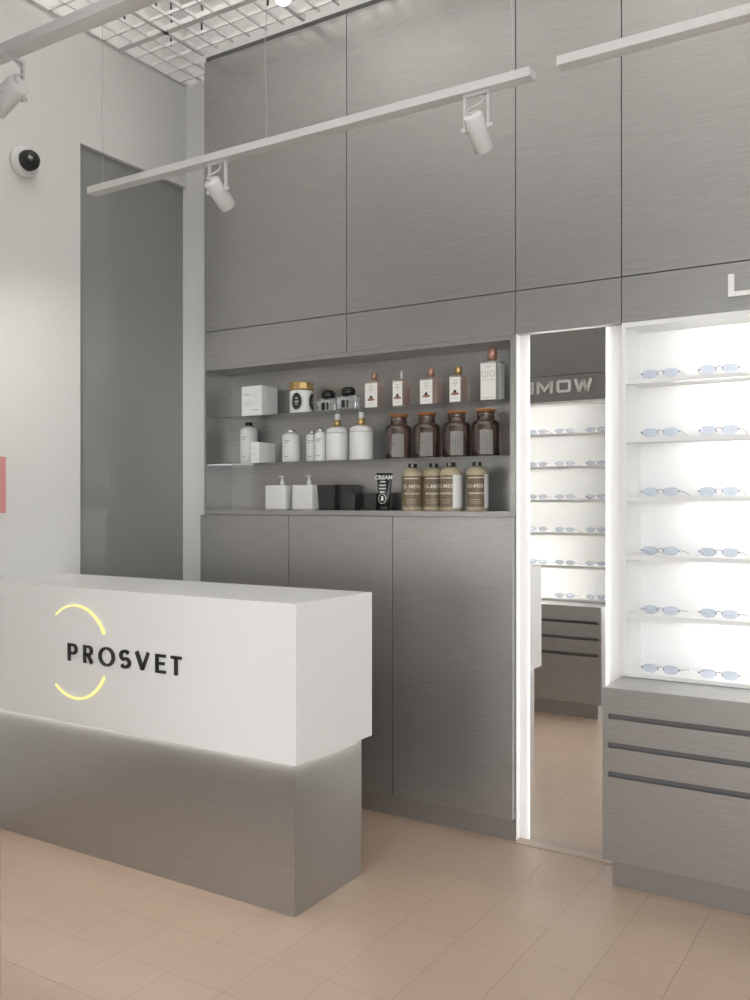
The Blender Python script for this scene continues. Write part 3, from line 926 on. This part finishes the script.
YP = 3.56
perfume('rose perfume bottle with copper cap, leftmost of the four on the upper shelf', px_x(374.5, YP), YP, 0.076, 0.052, 0.126, 0.042, M_rose, 0.0150, 0.066)
perfume('rose perfume bottle with a thin clear sprayer instead of a cap', px_x(401.5, YP), YP, 0.064, 0.058, 0.124, 0.042, plain('clear_sprayer', (0.7, 0.7, 0.7), 0.2), 0.0065, 0.050)
perfume('copper-capped rose perfume bottle between the sprayer bottle and the gold-capped one', px_x(431, YP), YP, 0.090, 0.048, 0.121, 0.044, M_rose, 0.0165, 0.062)
perfume('rose perfume bottle with gold cap, beside the largest bottle', px_x(458.5, YP), YP, 0.062, 0.060, 0.122, 0.040, M_gold, 0.0160, 0.052)
perfume('largest perfume bottle, copper cap and cream label, right end of the shelf', px_x(492.5, YP), YP, 0.088, 0.062, 0.170, 0.060, M_rose, 0.0210, 0.070, 'big')


def bottle_round(label, x, y, z, r, h, neck_h, capr, caph, capm, kind=0, group='white round bottles on the lower glass shelf'):
    t = thing('lotion_bottle', label, 'bottle', (x, y, z), 0, group)
    bm = bmesh.new()
    lathe(bm, [(r * 0.95, 0.0003), (r, 0.004), (r, h), (r * 0.92, h + neck_h * 0.3), (r * 0.62, h + neck_h * 0.75), (capr * 0.8, h + neck_h)], 0, 0, 36)
    obj('body', bm, M_bottle, t)
    bm = bmesh.new(); lathe(bm, [(capr, h + neck_h + 0.0003), (capr, h + neck_h + caph * 0.85), (capr * 0.85, h + neck_h + caph), (0, h + neck_h + caph)], 0, 0, 24)
    obj('cap', bm, capm, t)
    bm = bmesh.new()
    for (v, l, a0) in ((0.78, 0.030, -10), (0.70, 0.02, -10), (0.20, 0.020, -8), (0.78, 0.012, -70), (0.2, 0.012, -70)):
        n = 5
        for k in range(n):
            u0 = math.radians(a0 - 90) + l * k / n / r; u1 = u0 + l / n * 0.7 / r
            zz = h * v; rr_ = r + 0.0004
            q = [bm.verts.new((rr_ * math.cos(u), rr_ * math.sin(u), vv)) for u, vv in ((u0, zz), (u1, zz), (u1, zz + 0.0035), (u0, zz + 0.0035))]
            bm.faces.new(q)
    obj('printed_text', bm, M_ink, t)
    return t


bottle_round('tall white bottle with black screw cap behind the small carton', px_x(249, 3.61), 3.61, S2, 0.046, 0.174, 0.024, 0.0185, 0.018, M_blackm)
bottle_round('white bottle with silver cap, alone to the right of the small carton', px_x(291.3, 3.57), 3.57, S2, 0.0455, 0.134, 0.012, 0.025, 0.014, M_silver)
bottle_round('slim white bottle with silver cap, left one of the touching pair', px_x(312, 3.585), 3.585, S2, 0.0290, 0.130, 0.008, 0.014, 0.014, M_silver)
bottle_round('slim white bottle with silver cap beside the gold-collared dispensers', px_x(320.3, 3.55), 3.55, S2, 0.0290, 0.134, 0.008, 0.016, 0.014, M_silver)


def dispenser(label, x, y):
    t = thing('soap_dispenser', label, 'dispenser', (x, y, S2), 0, 'white domed dispensers with gold collars')
    r = 0.056
    bm = bmesh.new(); lathe(bm, [(r * 0.97, 0.0003), (r, 0.004), (r, 0.131), (r * 0.985, 0.1315)], 0, 0, 40); obj('body', bm, M_bottle, t)
    bm = bmesh.new(); lathe(bm, [(r * 0.985, 0.1325), (r, 0.134), (r * 0.96, 0.147), (r * 0.82, 0.157), (r * 0.5, 0.163), (0.015, 0.164)], 0, 0, 40); obj('dome', bm, M_bottle, t)
    bm = bmesh.new(); lathe(bm, [(0.0165, 0.1642), (0.0165, 0.196), (0.012, 0.197)], 0, 0, 24); obj('gold_collar', bm, M_gold, t)
    bm = bmesh.new(); lathe(bm, [(0.0135, 0.1972), (0.0135, 0.222), (0.010, 0.226), (0.0, 0.226)], 0, 0, 24); obj('clear_tip', bm, plain('frosted_tip', (0.72, 0.72, 0.72), 0.3), t)
    return t


dispenser('white domed dispenser with gold collar, the left one', px_x(337.5, 3.57), 3.57)
dispenser('white domed dispenser with gold collar beside the first brown jar', px_x(361.3, 3.56), 3.56)


def brown_jar(label, x, y):
    t = thing('brown_jar', label, 'jar', (x, y, S2), 0, 'brown glass apothecary jars')
    r = 0.0625
    bm = bmesh.new(); lathe(bm, [(r * 0.93, 0.0003), (r, 0.005), (r, 0.132), (r * 0.95, 0.146), (r * 0.78, 0.155), (0.0385, 0.158), (0.0375, 0.190), (0.040, 0.194)], 0, 0, 40)
    obj('glass_body', bm, M_brown, t)
    bm = bmesh.new(); lathe(bm, [(0.034, 0.188), (0.0342, 0.1945), (0.0435, 0.1955), (0.0445, 0.199), (0.043, 0.205), (0.0, 0.206)], 0, 0, 32)
    obj('amber_lid', bm, M_cork, t)
    bm = bmesh.new()
    rr_ = r + 0.0006; n = 10; a0, a1 = math.radians(-90), math.radians(-38)
    vs = [[bm.verts.new((rr_ * math.cos(a0 + (a1 - a0) * k / n), rr_ * math.sin(a0 + (a1 - a0) * k / n), z)) for z in (0.008, 0.112)] for k in range(n + 1)]
    for k in range(n): bm.faces.new((vs[k][0], vs[k + 1][0], vs[k + 1][1], vs[k][1]))
    obj('label', bm, plain('taupe_label', (0.24, 0.225, 0.21), 0.6), t)
    bm = bmesh.new(); rr_ = r + 0.001
    for (u0, u1, z0, z1) in ((-87, -73, 0.069, 0.0715), (-87, -76, 0.062, 0.064), (-70, -69, 0.008, 0.094), (-60, -59, 0.008, 0.09), (-50, -49, 0.012, 0.094)):
        q = [bm.verts.new((rr_ * math.cos(math.radians(u)), rr_ * math.sin(math.radians(u)), z)) for u, z in ((u0, z0), (u1, z0), (u1, z1), (u0, z1))]
        bm.faces.new(q)
    obj('label_print', bm, M_ink, t)
    return t


brown_jar('brown glass jar with amber lid, leftmost of the four', px_x(398.8, 3.575), 3.575)
brown_jar('brown glass jar with amber lid, second from the left', px_x(427, 3.57), 3.57)
brown_jar('brown glass jar with amber lid, third from the left', px_x(457, 3.57), 3.57)
brown_jar('brown glass jar with amber lid, rightmost of the four', px_x(486, 3.57), 3.57)


# bottom row
def square_pump(label, x, y, w):
    t = thing('soap_dispenser', label, 'dispenser', (x, y, S3), 0, 'white square pump dispensers on the niche floor')
    bm = bmesh.new(); bx(bm, -w / 2, w / 2, -0.036, 0.036, 0.0003, 0.123, 0.010)
    for f in bm.faces: f.smooth = True
    obj('body', bm, M_bottle, t)
    bm = bmesh.new(); lathe(bm, [(0.0105, 0.1235), (0.0105, 0.144), (0.0055, 0.145), (0.0055, 0.162)], 0.018, 0, 18)
    bx(bm, 0.011, 0.025, -0.010, 0.010, 0.162, 0.170, 0.001)
    bx(bm, 0.015, 0.021, -0.030, -0.010, 0.163, 0.168)
    obj('pump', bm, M_signw, t)
    return t


square_pump('white square pump dispenser at the left end of the niche floor', px_x(279.5, 3.55), 3.55, 0.128)
square_pump('white square pump dispenser next to the black pots', px_x(306, 3.55), 3.55, 0.120)


def pot(label, x, y, w0, w1, h, group):
    t = thing('square_pot', label, 'pot', (x, y, S3), 0, group)
    bm = bmesh.new()
    R = [[bm.verts.new((sx * w / 2, sy * w / 2 * 0.8, z)) for sx, sy in ((-1, -1), (1, -1), (1, 1), (-1, 1))] for w, z in ((w0, 0.0003), (w1, h), (w1 - 0.008, h), (w0 - 0.006, h * 0.75))]
    bm.faces.new(R[0]); bm.faces.new(R[3])
    for a, b in zip(R, R[1:]):
        for k in range(4): bm.faces.new((a[k], a[(k + 1) % 4], b[(k + 1) % 4], b[k]))
    obj('pot_body', bm, plain('black_ceramic', (0.03, 0.03, 0.03), 0.3), t)
    bm = bmesh.new()
    w = w0 + 0.0
    bx(bm, -w0 / 2 - 0.001, w0 / 2 + 0.001, -w0 * 0.4 - 0.001, w0 * 0.4 + 0.001, 0.0003, 0.012)
    obj('foot', bm, M_blackm, t)
    return t


pot('large black tapered pot beside the white dispensers', px_x(331, 3.60), 3.60, 0.088, 0.106, 0.122, 'large black tapered pots')
pot('large black tapered pot behind the small black pots', px_x(349, 3.625), 3.625, 0.070, 0.086, 0.122, 'large black tapered pots')
pot('small black tapered pot in front of the large black pots', px_x(352, 3.535), 3.535, 0.058, 0.072, 0.078, 'small black tapered pots')
pot('small black tapered pot to the left behind the cream tube', px_x(373, 3.58), 3.58, 0.060, 0.074, 0.080, 'small black tapered pots')
pot('small black tapered pot to the right behind the cream tube', px_x(389.5, 3.62), 3.62, 0.055, 0.066, 0.082, 'small black tapered pots')

# cream tube
t = thing('cream_tube', 'black tube of cream standing on its cap between the pots and golden bottles', 'tube', (px_x(384.5, 3.52), 3.52, S3))
bm = bmesh.new()
secs = [(0.020, 0.015, 0.022), (0.028, 0.019, 0.026), (0.031, 0.018, 0.06), (0.038, 0.010, 0.13), (0.043, 0.0035, 0.160), (0.045, 0.002, 0.172)]
rings = []
for rx, ry, z in secs:
    rings.append([bm.verts.new((rx * math.cos(2 * PI * k / 28), ry * math.sin(2 * PI * k / 28), z)) for k in range(28)])
for a, b in zip(rings, rings[1:]):
    for k in range(28):
        f = bm.faces.new((a[k], a[(k + 1) % 28], b[(k + 1) % 28], b[k])); f.smooth = True
bm.faces.new(list(reversed(rings[0]))); bm.faces.new(rings[-1])
obj('tube_body', bm, M_black, t)
bm = bmesh.new(); lathe(bm, [(0.0235, 0.0003), (0.0235, 0.019), (0.020, 0.0215)], 0, 0, 28); obj('cap', bm, M_blackm, t)
bm = text_bm('CREAM', 0.018, 0.0006, sx=1.12, bold=0.0006)
bmesh.ops.transform(bm, matrix=Matrix.Translation((0, -0.0105, 0.143)) @ Matrix.Rotation(math.radians(-13), 4, 'X'), verts=bm.verts); obj('printed_letters', bm, M_paper, t)
bm = bmesh.new()
for zz, l, yy in ((0.128, 0.026, -0.0125), (0.112, 0.036, -0.0145), (0.097, 0.036, -0.016), (0.082, 0.028, -0.0175)):
    n = int(l / 0.006)
    for k in range(n): bx(bm, -l / 2 + l * k / n, -l / 2 + l * (k + 0.7) / n, yy - 0.0008, yy, zz, zz + 0.007)
tube(bm, [(0.020 * math.cos(2 * PI * k / 28), -0.0205, 0.055 + 0.022 * math.sin(2 * PI * k / 28)) for k in range(28)], 0.0011, 5, closed=True)
bx(bm, -0.006, 0.006, -0.0208, -0.020, 0.045, 0.065)
obj('pale_print', bm, M_paper, t)


def shampoo(label, x, y, rz, panel):
    t = thing('shampoo_bottle', label, 'bottle', (x, y, S3), rz, 'golden shampoo bottles on the niche floor')
    r = 0.049
    bm = bmesh.new(); lathe(bm, [(r * 0.96, 0.0003), (r, 0.004), (r, 0.160), (r * 0.96, 0.172), (r * 0.8, 0.184), (r * 0.55, 0.192), (0.018, 0.195)], 0, 0, 40)
    obj('body', bm, M_tanb, t)
    bm = bmesh.new(); lathe(bm, [(0.020, 0.1953), (0.020, 0.211), (0.018, 0.213), (0.0, 0.213)], 0, 0, 20); obj('cap', bm, M_blackm, t)
    bm = bmesh.new(); lathe(bm, [(0.0065, 0.1955), (0.0065, 0.2126)], 0.0085, -0.0155, 12)
    obj('cap_stripe', bm, plain('grey_cap_stripe', (0.35, 0.35, 0.34), 0.4), t)
    rr_ = r + 0.0004
    def patch(bm, a0, a1, z0, z1, rad, n=14):
        vs = [[bm.verts.new((rad * math.cos(math.radians(a0 + (a1 - a0) * k / n)), rad * math.sin(math.radians(a0 + (a1 - a0) * k / n)), z)) for z in (z0, z1)] for k in range(n + 1)]
        for k in range(n): bm.faces.new((vs[k][0], vs[k + 1][0], vs[k + 1][1], vs[k][1]))
    bm = bmesh.new(); patch(bm, -200, 20, 0.018, 0.156, rr_, 30); lb = obj('wrap_label', bm, M_tanl, t)
    bm = bmesh.new()
    patch(bm, -112, -25, 0.142, 0.147, rr_ + 0.0004)
    for k in range(8):
        a = -108 + k * 11
        patch(bm, a, a + 7, 0.073, 0.081, rr_ + 0.0004, 2)
    for z0 in (0.050, 0.042, 0.034):
        patch(bm, -100, -42, z0, z0 + 0.0012, rr_ + 0.0004)
    obj('label_lines', bm, M_tanp, lb)
    # curved writing
    bm = text_bm('O-MEN', 0.0165, 0.0008, sx=1.15, bold=0.0005)
    for v in bm.verts:
        a = math.radians(-66) + v.co.x / rr_
        rad = rr_ + 0.0006 - v.co.y * 0.3
        v.co = Vector((rad * math.cos(a), rad * math.sin(a), v.co.z + 0.101))
    obj('label_letters', bm, M_tanp, lb)
    if panel:
        bm = bmesh.new(); patch(bm, panel[0], panel[1], 0.014, 0.158, rr_ + 0.001); obj('white_side_label', bm, M_pack, t)
    return t


shampoo('golden brown shampoo bottle, leftmost beside the cream tube', px_x(412.5, 3.56), 3.56, 0.0, None)
shampoo('golden brown shampoo bottle partly behind its neighbour, second from the left', px_x(433.5, 3.585), 3.585, math.radians(2), None)
shampoo('golden brown shampoo bottle with a wide white side label, third from the left', px_x(451, 3.55), 3.55, math.radians(-24), (-30, 52))
shampoo('golden brown shampoo bottle with a narrow white side label, rightmost', px_x(477, 3.56), 3.56, math.radians(-2), (-24, 32))
